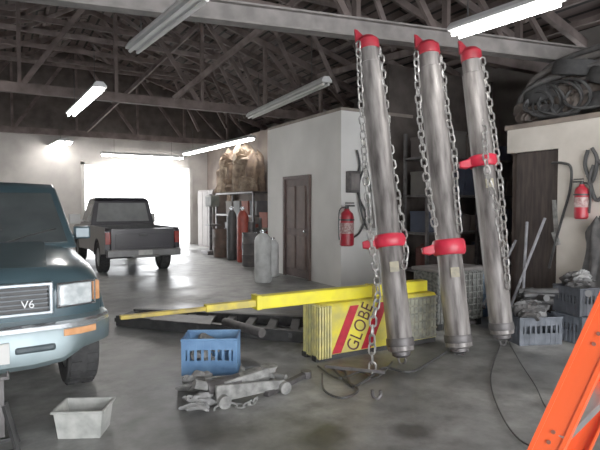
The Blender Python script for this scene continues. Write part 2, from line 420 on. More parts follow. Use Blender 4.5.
mk("body",lambda b:slab(b,poly,xs,sf),teal,suv,bev=.02,angle=50,bseg=3)
mk("hood_crease",lambda b:slab(b,[(.14,1.05),(.16,1.072),(.5,1.135),(1.18,1.205),(1.2,1.19),(.5,1.10)],[-.42,-.38,0,.38,.42],lambda x,y,z:(x*(1+.25*y),y,z+(.012*(1-(x/.42)**2)))),teal,suv,bev=.01)
for cy in (FA,3.45):
    for s in (-1,1):
        mk("wheel_arch_trim",lambda b:tube(b,[(s*(HW+.005),y,z) for y,z in arc(cy,.42,.43,15,165,16)],.03,8),teal,suv)
TB=.10
def tumble(x,y,z):
    t=(z-1.14)/.6
    return (x*(1-TB*t),y,z+ (.02*(1-(x/HW)**2) if z>1.6 else 0))
cab=[(1.12,1.14),(1.86,1.72),(2.0,1.77),(4.1,1.77),(4.25,1.73),(4.40,1.14)]
CW=.825
mk("cabin",lambda b:slab(b,cab,[-CW,-CW*.97,-.4,0,.4,CW*.97,CW],tumble),teal,suv,bev=.03,bseg=3)
def ws(b):
    n=Vector((0,-.58,.74)).normalized()*.006
    q=[]
    for xx,yy in ((-.75,1.18),(.75,1.18),(.745,1.79),(-.745,1.79)):
        z=1.14+(yy-1.12)*(.58/.74); t=(z-1.14)/.6; q.append(Vector((xx*(1-TB*t),yy,z))+n)
    sheet(b,q,.008)
mk("windshield",ws,glassdk,suv)
for s in (-1,1):
    for y0,y1,t0,t1 in ((1.5,2.45,2.0,2.45),(2.55,3.4,2.55,3.4),(3.5,4.2,3.5,4.05)):
        f=lambda y,z:(s*(CW*(1-TB*(z-1.14)/.6)+.006),y,z)
        mk("side_window",lambda b:sheet(b,[f(y0,1.22),f(y1,1.22),f(t1,1.66),f(t0,1.66)],.006),glassdk,suv)
mk("wiper",lambda b:tube(b,[(-.35,1.15,1.20),(-.1,1.24,1.26),(.2,1.32,1.32)],.008,6),black,suv)
mk("wiper",lambda b:tube(b,[(.2,1.15,1.20),(.4,1.24,1.26),(.66,1.32,1.32)],.008,6),black,suv)
mk("grille_recess",lambda b:box(b,-.42,.42,-.025,.04,.76,.97),black,suv,bev=.01)
def gs(b):
    box(b,-.45,.45,-.045,.0,.955,.985); box(b,-.45,.45,-.045,.0,.745,.775); box(b,-.45,-.42,-.045,0,.76,.97); box(b,.42,.45,-.045,0,.76,.97)
mk("grille_surround",gs,mat("gray_chrome",(.42,.47,.50),(.32,.37,.40),6,.3,.7),suv,bev=.008)
def gsl(b):
    for i in range(5): box(b,-.42,.42,-.04,-.02,.795+i*.033,.804+i*.033)
    box(b,-.012,.012,-.042,-.02,.77,.96)
mk("grille_slat",gsl,mat("slat_gray",(.10,.115,.125),(.07,.08,.09),6,.4,.4),suv)
text("badge_lettering","V6",.08,suv,T(.28,-.05,.83)@RX(90),mat("badge_white",(.85,.87,.88),(.75,.77,.8),6,.4),.004,.0)
def emb(b):
    for a_,b__ in ((.055,.035),(.025,.033),(.035,.014)):
        tube(b,[(a_*math.cos(t),-.05,.875+b__*math.sin(t)) for t in [2*math.pi*i/20 for i in range(20)]],.005,6,closed=True)
mk("emblem",emb,chrome,suv)
lens=mat("headlight_glass",(.80,.85,.86),(.5,.56,.58),18,.15,.2)
amber=mat("amber_lens",(.85,.40,.18),(.70,.30,.12),12,.25)
for s in (-1,1):
    def hl(b,s=s):
        slab(b,[(-.03,.79),(-.02,.955),(.1,.955),(.1,.79)],[s*.49,s*.615,s*.74],lambda x,y,z:(x,y+.16*(abs(x)/HW)**5,z))
    mk("headlight",hl,lens,suv,bev=.015)
    def hb(b,s=s):
        tube(b,[(s*(.49+(.27 if i in(1,2) else -.01)),-.035+ .16*((.49+(.27 if i in (1,2) else 0))/HW)**5,(.785 if i<2 else .96)) for i in range(4)],.01,6,closed=True)
    mk("headlight_bezel",hb,chrome,suv)
    mk("corner_lamp",lambda b,s=s:slab(b,[(0.0,.80),(.01,.95),(.12,.95),(.12,.80)],[s*.75,s*.79,s*.81],lambda x,y,z:(x,y+.16*(abs(x)/HW)**5-.015,z)),amber,suv,bev=.01)
bumpm=mat("bumper_dull_gray",(.16,.215,.23),(.21,.27,.285),4,.36,.5,coat=.2)
bp=[(-.13,.49),(-.16,.53),(-.165,.64),(-.13,.70),(.05,.71),(.06,.50),(-.04,.48)]
def bf(x,y,z):
    return (x,y+.24*(abs(x)/.87)**6,z)
def bf2(x,y,z):
    k=max(0,1-(abs(x)/.66)**6)
    return (x,y+.24*(abs(x)/.87)**6,z-(.11*k if z<.6 else 0))
BX=[-.87,-.86,-.82,-.75,-.65,-.5,-.3,0,.3,.5,.65,.75,.82,.86,.87]
mk("bumper",lambda b:slab(b,bp,BX,bf2),bumpm,suv,bev=.02,bseg=3)
mk("bumper_chrome_strip",lambda b:slab(b,[(-.168,.655),(-.168,.685),(-.13,.70),(-.12,.68)],BX[1:-1],bf),mat("soft_chrome",(.6,.64,.66),(.5,.54,.56),6,.25,.8),suv)
for s in (-1,1):
    mk("turn_signal",lambda b,s=s:slab(b,[(-.175,.595),(-.175,.645),(-.1,.645),(-.1,.595)],[s*.50,s*.62,s*.74],bf),amber,suv,bev=.006)
    mk("bumper_slot",lambda b,s=s:slab(b,[(-.17,.50),(-.17,.56),(-.1,.56),(-.1,.50)],[s*.18,s*.35,s*.45],bf),mat("slot_dark",(.04,.06,.07),(.07,.09,.1),14,.5,.2),suv,bev=.02)
mk("license_plate",lambda b:box(b,-.15,.15,-.20,-.165,.46,.60),white,suv,bev=.004)
mk("skid_plate",lambda b:slab(b,[(-.02,.40),(.25,.28),(.5,.3),(.5,.4),(.0,.46)],[-.45,.45]),black,suv)
mk("chassis",lambda b:(cyl(b,(-.7,FA,.37),(.7,FA,.37),.05),cyl(b,(-.7,3.45,.37),(.7,3.45,.37),.06),box(b,-.4,.4,.5,4.1,.33,.5)),black,suv)
for s in (-1,1):
    wheel(suv,(s*.715,FA,.375),.375,.25,s,0); wheel(suv,(s*.73,3.45,.375),.375,.25,s,0)
    mk("side_mirror",lambda b,s=s:(box(b,min(s*.86,s*1.02),max(s*.86,s*1.02),1.5,1.6,1.2,1.33),beam(b,(s*.76,1.56,1.2),(s*.88,1.55,1.23),.05,.05)),teal,suv,bev=.02)

# ---------- dark pickup seen from rear
dk=mat("black_car_paint",(.022,.020,.026),(.03,.028,.034),2,.3,.2,coat=.5)
pk=empty("pickup_truck",(2.75,11.7,0),"black pickup truck with tailgate closed, parked near the open garage door","car",RZ(1))
PW=.82
side=[(0.0,.50),(0.0,.98),(.05,1.05),(1.95,1.05),(1.95,.45)]+[(1.35,.42)]+arc(.95,.38,.41,0,180)+[(.5,.45)]
for s in (-1,1):
    mk("bed_side",lambda b,s=s:slab(b,side,[s*(PW-.10),s*(PW-.02),s*PW],lambda x,y,z:(x-(.02*s if z>1.0 and abs(x)>PW-.05 else 0),y,z)),dk,pk,bev=.012)
    mk("taillight",lambda b,s=s:box(b,min(s*.70,s*.81),max(s*.70,s*.81),-.02,.05,.70,.96),mat("tail_lens_red",(.30,.04,.03),(.22,.03,.03),8,.2),pk,bev=.01)
mk("tailgate",lambda b:(box(b,-.69,.69,0.0,.06,.52,1.03),box(b,-.6,.6,-.012,0,.62,.92)),dk,pk,bev=.01)
mk("tailgate_handle",lambda b:box(b,-.09,.09,-.035,-.01,.86,.92),black,pk,bev=.01)
mk("bed_floor",lambda b:(box(b,-.72,.72,.06,1.93,.52,.58),box(b,-.72,.72,1.88,1.93,.55,1.05)),black,pk)
cabp=[(1.95,.45),(1.95,1.08),(3.3,1.08),(4.5,1.0),(4.85,.92),(4.92,.7),(4.9,.42),(4.55,.40)]+arc(4.1,.38,.41,0,180)+[(3.5,.40)]
mk("body",lambda b:slab(b,cabp,[-PW,-PW+.02,0,PW-.02,PW],lambda x,y,z:(x*(1-.04*max(0,(z-.9)/.2)),y,z)),dk,pk,bev=.02)
def tum2(x,y,z): return (x*(1-.15*(z-1.05)/.62),y,z)
cab2=[(1.98,1.05),(2.08,1.66),(2.2,1.72),(2.85,1.72),(2.98,1.68),(3.55,1.05)]
mk("cabin",lambda b:slab(b,cab2,[-.78,-.76,0,.76,.78],tum2),dk,pk,bev=.02)
mk("roof_panel",lambda b:box(b,-.60,.60,2.12,2.92,1.722,1.74),mat("dark_silver_roof",(.2,.2,.21),(.15,.15,.16),4,.3,.5),pk,bev=.008)
gl2=mat("pickup_glass",(.15,.155,.155),(.22,.23,.23),3,.08,spec=.8)
def g2(b):
    f=lambda x,z:(x*(1-.15*(z-1.05)/.62),1.98+.1*(z-1.05)/.57-.012,z)
    sheet(b,[f(-.66,1.14),f(.66,1.14),f(.66,1.60),f(-.66,1.60)],.006)
mk("rear_window",g2,gl2,pk)
for s in (-1,1):
    f=lambda y,z:(s*(.78*(1-.15*(z-1.05)/.62)+.008),y,z)
    mk("side_window",lambda b:sheet(b,[f(2.15,1.12),f(3.3,1.12),f(2.9,1.58),f(2.2,1.58)],.006),gl2,pk)
mk("windshield",lambda b:sheet(b,[(-.7,3.5,1.13),(.7,3.5,1.13),(.64,3.05,1.6),(-.64,3.05,1.6)],.006),gl2,pk)
mk("bumper",lambda b:(box(b,-.80,.80,-.16,-.04,.42,.58),box(b,-.3,.3,-.2,-.04,.40,.46)),mat("dull_chrome",(.13,.13,.13),(.18,.18,.18),6,.4,.7),pk,bev=.02)
mk("license_plate",lambda b:box(b,-.15,.15,-.175,-.16,.44,.57),palegray,pk)
mk("chassis",lambda b:(cyl(b,(-.7,.95,.35),(.7,.95,.35),.06),cyl(b,(-.7,4.1,.35),(.7,4.1,.35),.05),box(b,-.35,.35,.1,4.6,.40,.5)),black,pk)
for s in (-1,1):
    wheel(pk,(s*.70,.95,.355),.355,.23,s); wheel(pk,(s*.70,4.1,.355),.355,.23,s)
    mk("side_mirror",lambda b,s=s:(box(b,min(s*.85,s*1.12),max(s*.85,s*1.12),3.1,3.2,1.05,1.32),beam(b,(s*.75,3.2,1.12),(s*.88,3.17,1.15),.05,.05)),white,pk,bev=.03)

# ---------- steel lift cylinders
pipem=mat("worn_steel_tube",(.075,.066,.063),(.36,.335,.32),3,.5,.4,stretch=(5,5,.8),lo=.32,hi=.72,det=12,bump=.25)
darkst=mat("dark_steel",(.075,.07,.07),(.14,.13,.13),9,.5,.5)
clampm=mat("clamp_red",(.66,.016,.045),(.48,.012,.03),8,.4)
def postthing(topuv,botuv,dt,db,clampv,r,label,chains,clampside=-1,cs=1.0):
    pt=PD(*topuv,dt); pb=PD(*botuv,db); M,L=frame(pb,pt)
    zax=(pt-pb).normalized(); xax=(Rh-zax*Rh.dot(zax)).normalized(); yax=zax.cross(xax)
    M=Matrix.Translation(pb)@Matrix((xax,yax,zax)).transposed().to_4x4()
    Mi=M.inverted()
    e=empty("hoist_cylinder",pb,label,"lifting cylinder",Matrix((xax,yax,zax)).transposed().to_4x4(),group="leaning steel hoist cylinders")
    mk("tube",lambda b:lathe(b,[(r*.5,-.03),(r*1.0,.0),(r*1.0,.06),(r*.96,.07),(r*.96,L-.25),(r*.96,L-.24),(r*.86,L-.23),(r*.86,L)],None,32),pipem,e)
    mk("base_collar",lambda b:(lathe(b,[(r*1.03,.04),(r*1.06,.05),(r*1.06,.11),(r*1.03,.12)],None,32),lathe(b,[(r*.45,-.07),(r*.7,-.05),(r*.7,-.01),(r*.5,.0)],None,24)),darkst,e)
    def cap(b):
        lathe(b,[(r*.90,L-.08),(r*.93,L-.07),(r*.93,L+.03),(r*.55,L+.08)],None,24)
        slab(b,[(-.03,L+.02),(.03,L+.02),(.02,L+.12),(-.02,L+.12)],[-r*1.05,-r*.8,-r*.3,r*.75],lambda x,y,z:(x,y,z-((x+r*1.05)/r*.045 if z>L+.1 else 0)+(.06 if (z>L+.1 and x<-r*.7) else 0)))
    mk("end_cap",cap,mat("cap_red",(.42,.015,.03),(.28,.01,.02),12,.5),e,bev=.008)
    mk("bottom_shackle",lambda b:tube(b,[(.035*math.cos(t),0,-.09+.045*math.sin(t)) for t in [2*math.pi*i/16 for i in range(16)]],.011,6,closed=True),darkst,e)
    zc=clampv; s=clampside
    def clamp(b):
        pr=[(r*.98,zc-.065*cs),(r*1.16,zc-.065*cs),(r*1.26,zc-.04*cs),(r*1.30,zc),(r*1.26,zc+.04*cs),(r*1.16,zc+.065*cs),(r*.98,zc+.065*cs)]
        lathe(b,pr,None,32,False)
        slab(b,[(-.05,zc-.05),(.05,zc-.05),(.05,zc+.05),(-.05,zc+.05)],[s*r*1.0,s*(r*1.3+.03),s*(r*1.3+.11)],lambda x,y,z:(x,y*(1-.4*(abs(x)>r*1.4+.04)),zc+(z-zc)*(1-.35*(abs(x)>r*1.4+.04))-.02*(abs(x)>r*1.4)))
    mk("clamp",clamp,clampm,e,bev=.01)
    mk("label_plate",lambda b:box(b,-.045,.045,-r*.99-.006,-r*.9,zc-.32,zc-.22),mat("yellowed_label",(.35,.31,.2),(.22,.2,.15),20,.6),e)
    for ch in chains:
        pts=[Mi@PD(u,v,d) for u,v,d in ch]
        mk("chain",lambda b,pts=pts:chain(b,pts),link,e)
    return e
rr=.128
postthing((368,44),(401,350),5.7,5.05,1.08,rr,"tall worn steel hoist cylinder with red clamp and long chains",
  [[(358,42,5.6),(362,120,5.45),(370,230,5.2),(378,290,4.85),(373,320,4.7),(372,360,4.65),(374,396,4.7)],[(380,48,5.6),(388,130,5.5),(398,200,5.3),(406,250,5.2),(403,268,5.1)]])
postthing((428,49),(459,346),5.9,5.35,1.03,rr*1.06,"tall worn steel hoist cylinder with wide red clamp and looped chain",
  [[(416,52,5.8),(419,110,5.7),(425,170,5.5),(434,222,5.35),(436,236,5.3)],[(441,56,5.8),(447,110,5.7),(454,150,5.6),(456,190,5.5),(460,236,5.4)]],cs=1.25)
postthing((471,55),(502,333),6.1,5.7,1.93,rr,"tall worn steel hoist cylinder with red clamp high on the tube",
  [[(482,58,6.0),(492,120,5.9),(500,180,5.8),(505,240,5.7),(508,292,5.6)],[(484,120,5.9),(487,170,5.7),(497,210,5.6),(504,260,5.55)]])

# ---------- yellow lift base with lettering
lb=empty("lift_base",(2.72,4.3,0),"yellow steel lift base box with red diagonal stripes and black lettering","vehicle lift")
BW=1.55; BH=.56; BD=.3
mk("body",lambda b:slab(b,[(0,.05),(0,BH-.03),(.03,BH),(BD-.03,BH),(BD,BH-.03),(BD,.05)],[0.03,BW]),yel,lb,bev=.01)
ribm=mat("pale_yellow",(.72,.64,.20),(.42,.39,.18),10,.6)
def ribs(b):
    for i in range(6):
        y=BD*i/6
        box(b,-.04,.03,y+.004,y+.03,.03,BH-.01)
    box(b,-.01,.03,0,BD,.04,BH-.02)
    for i in range(5): box(b,-.035+i*.032,-.017+i*.032,-.03,.01,.03,BH-.01)
mk("ribbed_end",ribs,ribm,lb,bev=.003)
def skids(b,y): box(b,-.05,BW,y,y+.08,0,.05)
mk("foot_skid",lambda b:skids(b,.01),black,lb); mk("foot_skid",lambda b:skids(b,BD-.09),black,lb)
SL=.22; Z0=.06; Z1=BH-.035
def stripe(x0,w,sl=SL):
    return lambda b:sheet(b,[(x0,-.002,Z0),(x0+w,-.002,Z0),(x0+w+sl,-.002,Z1),(x0+sl,-.002,Z1)],.004)
mk("red_stripe",stripe(.13,.11),redp,lb); mk("red_stripe",stripe(.49,.13),redp,lb)
ang=math.degrees(math.atan2(Z1-Z0,SL))
text("lettering","GLOBE",.19,lb,T(.475,-.008,.295)@RX(90)@RZ(ang)@Matrix.Diagonal((.86,1.15,1,1)),mat("black_decal",(.06,.02,.02),(.09,.03,.03),9,.5),.002,.0)
def grate(b):
    n=12
    for i in range(n): box(b,.86+i*.058,.875+i*.058,-.012,.015,.08,BH-.03)
    for z in (.07,.16,.25,.34,.43,BH-.05): box(b,.84,BW,-.014,.012,z,z+.02)
mk("side_grating",grate,mat("dirty_yellow_gray",(.24,.23,.16),(.12,.12,.10),22,.7),lb)
mk("grime_plate",lambda b:box(b,1.08,BW-.01,-.006,.004,.06,BH-.04),mat("grime_gray",(.30,.30,.22),(.13,.13,.115),9,.8,det=8),lb)
# yellow telescoping beam on top of the base
BYY=4.47
X_=lambda u,v:PY(u,v,BYY).x
xl,xm,xr=X_(120,314),X_(256,300),X_(424,285)
tb=empty("telescoping_beam",(xl,BYY,0),"long bright yellow telescoping steel beam resting on the lift base","lift beam")
zb=BH+.002
mk("outer_section",lambda b:box(b,xm-xl,xr-xl,-.06,.06,zb,zb+.125),yelb,tb,bev=.01)
mk("inner_section",lambda b:box(b,X_(205,305)-xl,xm-xl+.05,-.04,.04,zb+.025,zb+.09),mat("mid_yellow_paint",(.78,.62,.05),(.5,.4,.08),9,.55),tb,bev=.006)
mk("tip_section",lambda b:box(b,0,X_(207,305)-xl+.05,-.028,.028,zb+.035,zb+.07),yel2,tb,bev=.006)
mk("collar",lambda b:box(b,xm-xl-.02,xm-xl+.03,-.07,.07,zb-.001,zb+.136),yelb,tb,bev=.005)
mk("collar",lambda b:box(b,X_(370,290)-xl-.02,X_(370,290)-xl+.02,-.068,.068,zb-.001,zb+.132),yel2,tb,bev=.005)
# low black runway frame on the floor
r0=PZ(118,322,.06); rw=empty("steel_runway",(r0.x,r0.y,0),"low black steel runway frame lying on the oily floor","lift ramp")
def L_(u,v,z): return PZ(u,v,z)-Vector((r0.x,r0.y,0))
mk("runway_rail",lambda b:beam(b,L_(118,320,.07),L_(318,338,.07),.08,.13),black,rw)
mk("runway_rail",lambda b:beam(b,L_(135,313,.07),L_(318,322,.07),.08,.13),black,rw)
def rwf(b):
    for i in range(10):
        t=i/9; p=L_(118,320,.08).lerp(L_(318,338,.08),t); q_=L_(135,313,.08).lerp(L_(318,322,.08),t); beam(b,p,q_,.1,.05)
mk("cross_tread",rwf,black,rw)
mk("axle_bar",lambda b:cyl(b,L_(225,322,.2),L_(262,333,.2),.05),darkst,rw)
mk("drip_plate",lambda b:sheet(b,[L_(150,320,.14),L_(210,325,.14),L_(215,317,.14),L_(160,314,.14)],.01),darkst,rw)
# gray power unit
pu=empty("power_unit",(4.62,4.62,0),"dirty gray-green metal box beside the yellow lift base","machine housing")
mk("housing",lambda b:box(b,0,.80,0,.45,.08,.72),mat("speckled_gray",(.17,.175,.16),(.07,.07,.066),24,.75,lo=.4,hi=.6),pu,bev=.02)
def pg(b):
    for i in range(10): box(b,.03+i*.078,.045+i*.078,-.02,0,.1,.7)
    for i in range(8): box(b,.03,.77,-.022,0,.12+i*.078,.132+i*.078)
mk("wire_guard",pg,mat("wire_gray",(.26,.27,.25),(.14,.14,.13),20,.6,.3),pu)
mk("lid",lambda b:box(b,-.02,.82,-.02,.47,.72,.76),steel_gray,pu,bev=.01)
for x in (.02,.70):
    for y in (.02,.35): mk("foot",lambda b:box(b,x,x+.08,y,y+.08,0,.08),black,pu)

# ---------- crates
def crate(name,w,dp,h,m,loc,rz,label,group=None):
    e=empty(name,loc,label,"crate",RZ(rz),group=group)
    def f(b):
        t=.018
        box(b,-w/2,w/2,-dp/2,dp/2,0,t)
        for z,hh in ((0,h*.36),(h*.36,.02),(h*.72,h*.28)):
            tt=t if hh<.03 else t*.6
            box(b,-w/2,w/2,-dp/2,-dp/2+tt,z,z+hh); box(b,-w/2,w/2,dp/2-tt,dp/2,z,z+hh)
            box(b,-w/2,-w/2+tt,-dp/2,dp/2,z,z+hh); box(b,w/2-tt,w/2,-dp/2,dp/2,z,z+hh)
        n=8
        for i in range(n+1):
            ww=.035 if i in (0,n) else .022
            x=max(-w/2,min(-w/2+i*w/n-ww/2,w/2-ww))
            box(b,x,x+ww,-dp/2-.003,-dp/2+t-.004,0,h); box(b,x,x+ww,dp/2-t+.004,dp/2+.003,0,h)
            y=max(-dp/2,min(-dp/2+i*dp/n-ww/2,dp/2-ww))
            box(b,-w/2-.003,-w/2+t-.004,y,y+ww,0,h); box(b,w/2-t+.004,w/2+.003,y,y+ww,0,h)
    mk("crate_shell",f,m,e,smooth=False)
    mk("rim",lambda b:tube(b,[(-w/2,-dp/2,h),(w/2,-dp/2,h),(w/2,dp/2,h),(-w/2,dp/2,h)],.012,6,closed=True),m,e)
    return e
pc=PZ(212,370,0)
crate("plastic_crate",.50,.34,.33,blue,(pc.x,pc.y,0),-28,"blue plastic milk crate holding metal parts on the concrete floor")
for i in range(5):
    a_=random.uniform(-.10,.10); c_=random.uniform(-.05,.05)
    mk("metal_part",lambda b:(cyl(b,(0,-.08,0),(0,.1,.03),.035,seg=12),lathe(b,[(.05,0),(.055,.01),(.055,.04),(.03,.05)],T(0,.1,.0)@RX(70),12)),dusty,label="dusty metal fitting lying in the blue crate",category="metal part",loc=(pc.x+a_,pc.y+c_,.09+.045*i),R=RZ(random.uniform(0,180)),group="fittings in the blue crate")
pc=PZ(537,345,0); crate("plastic_crate",.50,.38,.30,grayplastic,(pc.x+.1,pc.y+.15,0),-22,"dark gray plastic crate on the floor by the partition")
pc2=PZ(583,343,0); crate("plastic_crate",.42,.42,.30,grayplastic,(pc2.x+.12,pc2.y+.12,0),-8,"dark gray crate carrying a second stacked crate")
crate("plastic_crate",.42,.40,.30,mat("dark_gray_plastic",(.07,.075,.09),(.04,.045,.055),8,.6),(pc2.x+.14,pc2.y+.12,.315),-14,"dark crate stacked on another, filled with hoses")
crate("plastic_crate",.40,.36,.30,mat("dull_blue_plastic",(.10,.17,.27),(.07,.12,.2),8,.6),(5.72,5.1,0.0),0,"dull blue plastic crate behind the gray crates")
crate("plastic_crate",.40,.36,.30,mat("pale_blue_plastic",(.22,.3,.38),(.14,.2,.28),8,.6),(5.70,5.1,.315),6,"pale blue crate stacked on the blue crate")
def lump(name,loc,s,m,label,cat,seed,group=None,amp=.10):
    rnd=random.Random(seed)
    def f(b):
        bmesh.ops.create_icosphere(b,subdivisions=4,radius=1)
        ph=[Vector((rnd.uniform(2,6),rnd.uniform(2,6),rnd.uniform(2,6))) for _ in range(5)]
        for v in b.verts:
            n=v.co.copy(); q=1
            for i,p in enumerate(ph): q+=amp*math.sin(n.dot(p)*(1+i*.6)+i)/(1+.3*i)
            v.co=Vector((n.x*s[0]*q,n.y*s[1]*q,n.z*s[2]*q))
            if v.co.z<-s[2]*.75: v.co.z=-s[2]*.75
    return mk(name,f,m,label=label,category=cat,loc=loc,group=group)
def drape(name,loc,w,d,h,m,label,cat,seed,group=None):
    rnd=random.Random(seed)
    n1=rnd.randint(6,9); ph=rnd.uniform(0,6)
    def f(b):
        rings=[]; seg=48; K=12
        for j in range(K+1):
            t=j/K; z=h*t
            prof=(1-.12*t) if t<.75 else (1-.09-.9*((t-.75)/.25)**2*.8)
            rings.append([])
            for i in range(seg):
                a=2*math.pi*i/seg
                q=prof*(1+(.16*(1-t)+.05)*math.sin(n1*a+ph+1.5*t)+.10*math.sin(3*a+6*t+ph)+.06*math.sin(13*a-7*t))
                rings[-1].append(b.verts.new((w*q*math.cos(a)+.08*w*math.sin(7*t+ph),d*q*math.sin(a)+.15*d*math.sin(5*t+ph),z+.08*h*math.sin(2*a+ph)*t)))
        for r0_,r1_ in zip(rings,rings[1:]):
            for i in range(seg):
                k=(i+1)%seg; b.faces.new((r0_[i],r0_[k],r1_[k],r1_[i]))
        b.faces.new(rings[0][::-1]); b.faces.new(rings[-1])
    return mk(name,f,m,label=label,category=cat,loc=loc,group=group,angle=60)
ragm=mat("gray_rag",(.36,.36,.35),(.15,.15,.15),10,.9,bump=.4)
drag=mat("dark_rag",(.085,.08,.078),(.04,.04,.04),10,.9,bump=.4)
lump("rag_pile",(pc.x+.1,pc.y+.15,.36),(.2,.14,.1),mat("mid_gray_rag",(.2,.2,.2),(.1,.1,.1),10,.9,bump=.4),"crumpled gray rags on top of the gray crate","rags",3,amp=.16)
lump("rag_pile",(pc.x+.22,pc.y+.24,.46),(.16,.12,.12),drag,"dark oily rags heaped above the gray crate","rags",33,amp=.16)
lump("rag_pile",(pc.x+.0,pc.y+.1,.33),(.12,.12,.1),drag,"dark oily rag in the gray crate","rags",34,amp=.2)
lump("rag_pile",(pc2.x+.12,pc2.y+.14,.68),(.17,.15,.1),drag,"crumpled dark rags in the stacked crate","rags",5,amp=.16)
lump("rag_pile",(pc2.x+.05,pc2.y+.05,.74),(.08,.08,.06),ragm,"pale crumpled rag on top of the stacked crate","rags",6,amp=.2)
def junk(b,seed):
    r_=random.Random(seed)
    for i in range(5):
        an=r_.uniform(0,3.1); l_=r_.uniform(.12,.22); d_=Vector((math.cos(an)*l_,math.sin(an)*l_,r_.uniform(-.02,.06)))
        c=Vector((0,0,.05+.035*i)); cyl(b,c-d_,c+d_,r_.uniform(.02,.045),seg=10)
    lathe(b,[(.06,0),(.1,.01),(.1,.05),(.04,.07)],None,16)
for (x,y,z,s_) in ((5.62,4.0,.0,1),(5.75,4.45,0,2),(pc2.x+.1,pc2.y+.1,.36,3),(5.3,4.75,0,4),(5.8,3.62,.0,7),(5.85,4.2,.15,6),(5.45,4.35,0,9),(pc.x+.15,pc.y+.1,.38,12)):
    mk("scrap_part",lambda b,s_=s_:junk(b,s_),[black,darkst,drag][s_%3],label="dark greasy scrap part heaped near the crates",category="scrap metal",loc=(x,y,z),R=RZ(40*s_),group="scrap parts near the crates")
mk("motor",lambda b:(lathe(b,[(.12,0),(.15,.02),(.15,.28),(.12,.31),(.03,.31),(.03,.38)],T(0,0,.16)@RY(75),20),box(b,-.02,.25,-.1,.1,0,.04),box(b,.05,.2,-.05,.05,.28,.36)),darkst,label="dark greasy electric motor on the floor by the doorway",category="electric motor",loc=(5.45,5.3,0))

# ---------- pale bin near SUV
pbn=PZ(85,433,0)
bn=empty("drain_bin",(pbn.x,pbn.y+.02,0),"dirty pale gray plastic bin on the floor beside the SUV wheel","plastic bin",RZ(-27))
def binf(b):
    w,dp,h=.16,.12,.19
    o=[]
    for s,z in ((.86,0),(1.0,h)):
        o.append([b.verts.new((x*w*s,y*dp*s,z)) for x,y in ((-1,-1),(1,-1),(1,1),(-1,1))])
    i_=[]
    for s,z in ((.96,h),(.82,.015)):
        i_.append([b.verts.new((x*w*s,y*dp*s,z)) for x,y in ((-1,-1),(1,-1),(1,1),(-1,1))])
    R_=[o[0],o[1],i_[0],i_[1]]
    b.faces.new(o[0]); b.faces.new(i_[1])
    for a_,c_ in zip(R_,R_[1:]):
        for k_ in range(4): b.faces.new((a_[k_],a_[(k_+1)%4],c_[(k_+1)%4],c_[k_]))
mk("bin_shell",binf,palegray,bn,bev=.012)
mk("bin_rim",lambda b:(box(b,-.175,.175,-.135,-.118,.175,.192),box(b,-.175,.175,.118,.135,.175,.192),box(b,-.175,-.155,-.135,.135,.175,.192),box(b,.155,.175,-.135,.135,.175,.192)),palegray,bn,bev=.006)
mk("grime",lambda b:box(b,-.13,.13,-.09,.09,.016,.05),drag,bn)

# ---------- trolley jack (dusty)
pj=PZ(216,402,0); pj2=PZ(274,389,0); dv=(pj2-pj); aj=math.degrees(math.atan2(dv.y,dv.x))
jk=empty("trolley_jack",pj,"dusty gray trolley jack lying among chains on the floor","floor jack",RZ(aj))
for y in (-.11,.11):
    mk("side_plate",lambda b:slab(b,[(y-.016,.04),(y+.016,.04),(y+.016,.17),(y-.016,.17)],[-.05,.0,.3,.56],lambda x,yy,z:(x,yy,.04+(z-.04)*(1-.5*max(0,(x)/.56)))),dusty,jk,bev=.004)
mk("axle",lambda b:(cyl(b,(.0,-.13,.05),(0,.13,.05),.02),cyl(b,(.55,-.13,.05),(.55,.13,.05),.018)),dusty,jk)
mk("lift_arm",lambda b:(beam(b,(.05,0,.13),(.45,0,.17),.11,.07),lathe(b,[(.06,0),(.06,.02),(.08,.05),(.03,.05)],T(.48,0,.16),16)),dusty,jk,bev=.008)
mk("hydraulic_ram",lambda b:(cyl(b,(-.08,0,.12),(.2,0,.13),.06),cyl(b,(.2,0,.13),(.4,0,.15),.022)),darkst,jk)
for x,y in ((0,-.15),(0,.15),(.55,-.14),(.55,.14)):
    mk("caster",lambda b,x=x,y=y:cyl(b,(x,y-.025,.05),(x,y+.025,.05),.05,seg=16),dusty,jk)
mk("handle_socket",lambda b:(cyl(b,(-.05,0,.13),(-.18,0,.18),.035),),dusty,jk)
def lc(b): chain(b,[PZ(215,409,.015),PZ(230,405,.015),PZ(245,406,.015),PZ(258,398,.015)],.06,.022,.008)
mk("loose_chain",lc,dusty,label="short dusty steel chain lying on the concrete",category="chain")
def bar(b):
    a_=PZ(252,372,.03); c_=PZ(286,378,.04); cyl(b,a_,c_,.03,seg=10); lathe(b,[(.04,0),(.06,.01),(.06,.06),(.04,.07)],T(a_.x,a_.y,0),14)
mk("steel_bar",bar,dusty,label="dusty steel bar with round boss on the floor",category="metal bar")
def bar2(b):
    a_=PZ(266,394,.03); c_=PZ(306,374,.03); beam(b,a_,c_,.05,.04); cyl(b,c_-Vector((0,0,.03)),c_+Vector((0,0,.03)),.05,seg=12)
mk("steel_bar",bar2,darkst,label="flat dark steel bar with hinge end on the floor",category="metal bar")
lump("rag_pile",(PZ(199,390,0)+Vector((0,0,.06))),(.13,.11,.08),ragm,"crumpled dusty rag beside the trolley jack","rags",11,amp=.2)
lump("rag_pile",(PZ(205,405,0)+Vector((-.05,-.03,.04))),(.11,.09,.06),ragm,"small crumpled dusty rag under the jack nose","rags",12,amp=.2)
mk("grab_hook",lambda b:(lambda p:tube(b,smoothpath([p+Vector((0,0,.08)),p+Vector((.01,0,.03)),p+Vector((.05,0,0)),p+Vector((.09,0,.03)),p+Vector((.08,0,.06))],5),.013,8))(PZ(372,400,.015)),darkst,label="dark steel grab hook resting on the floor",category="hook")
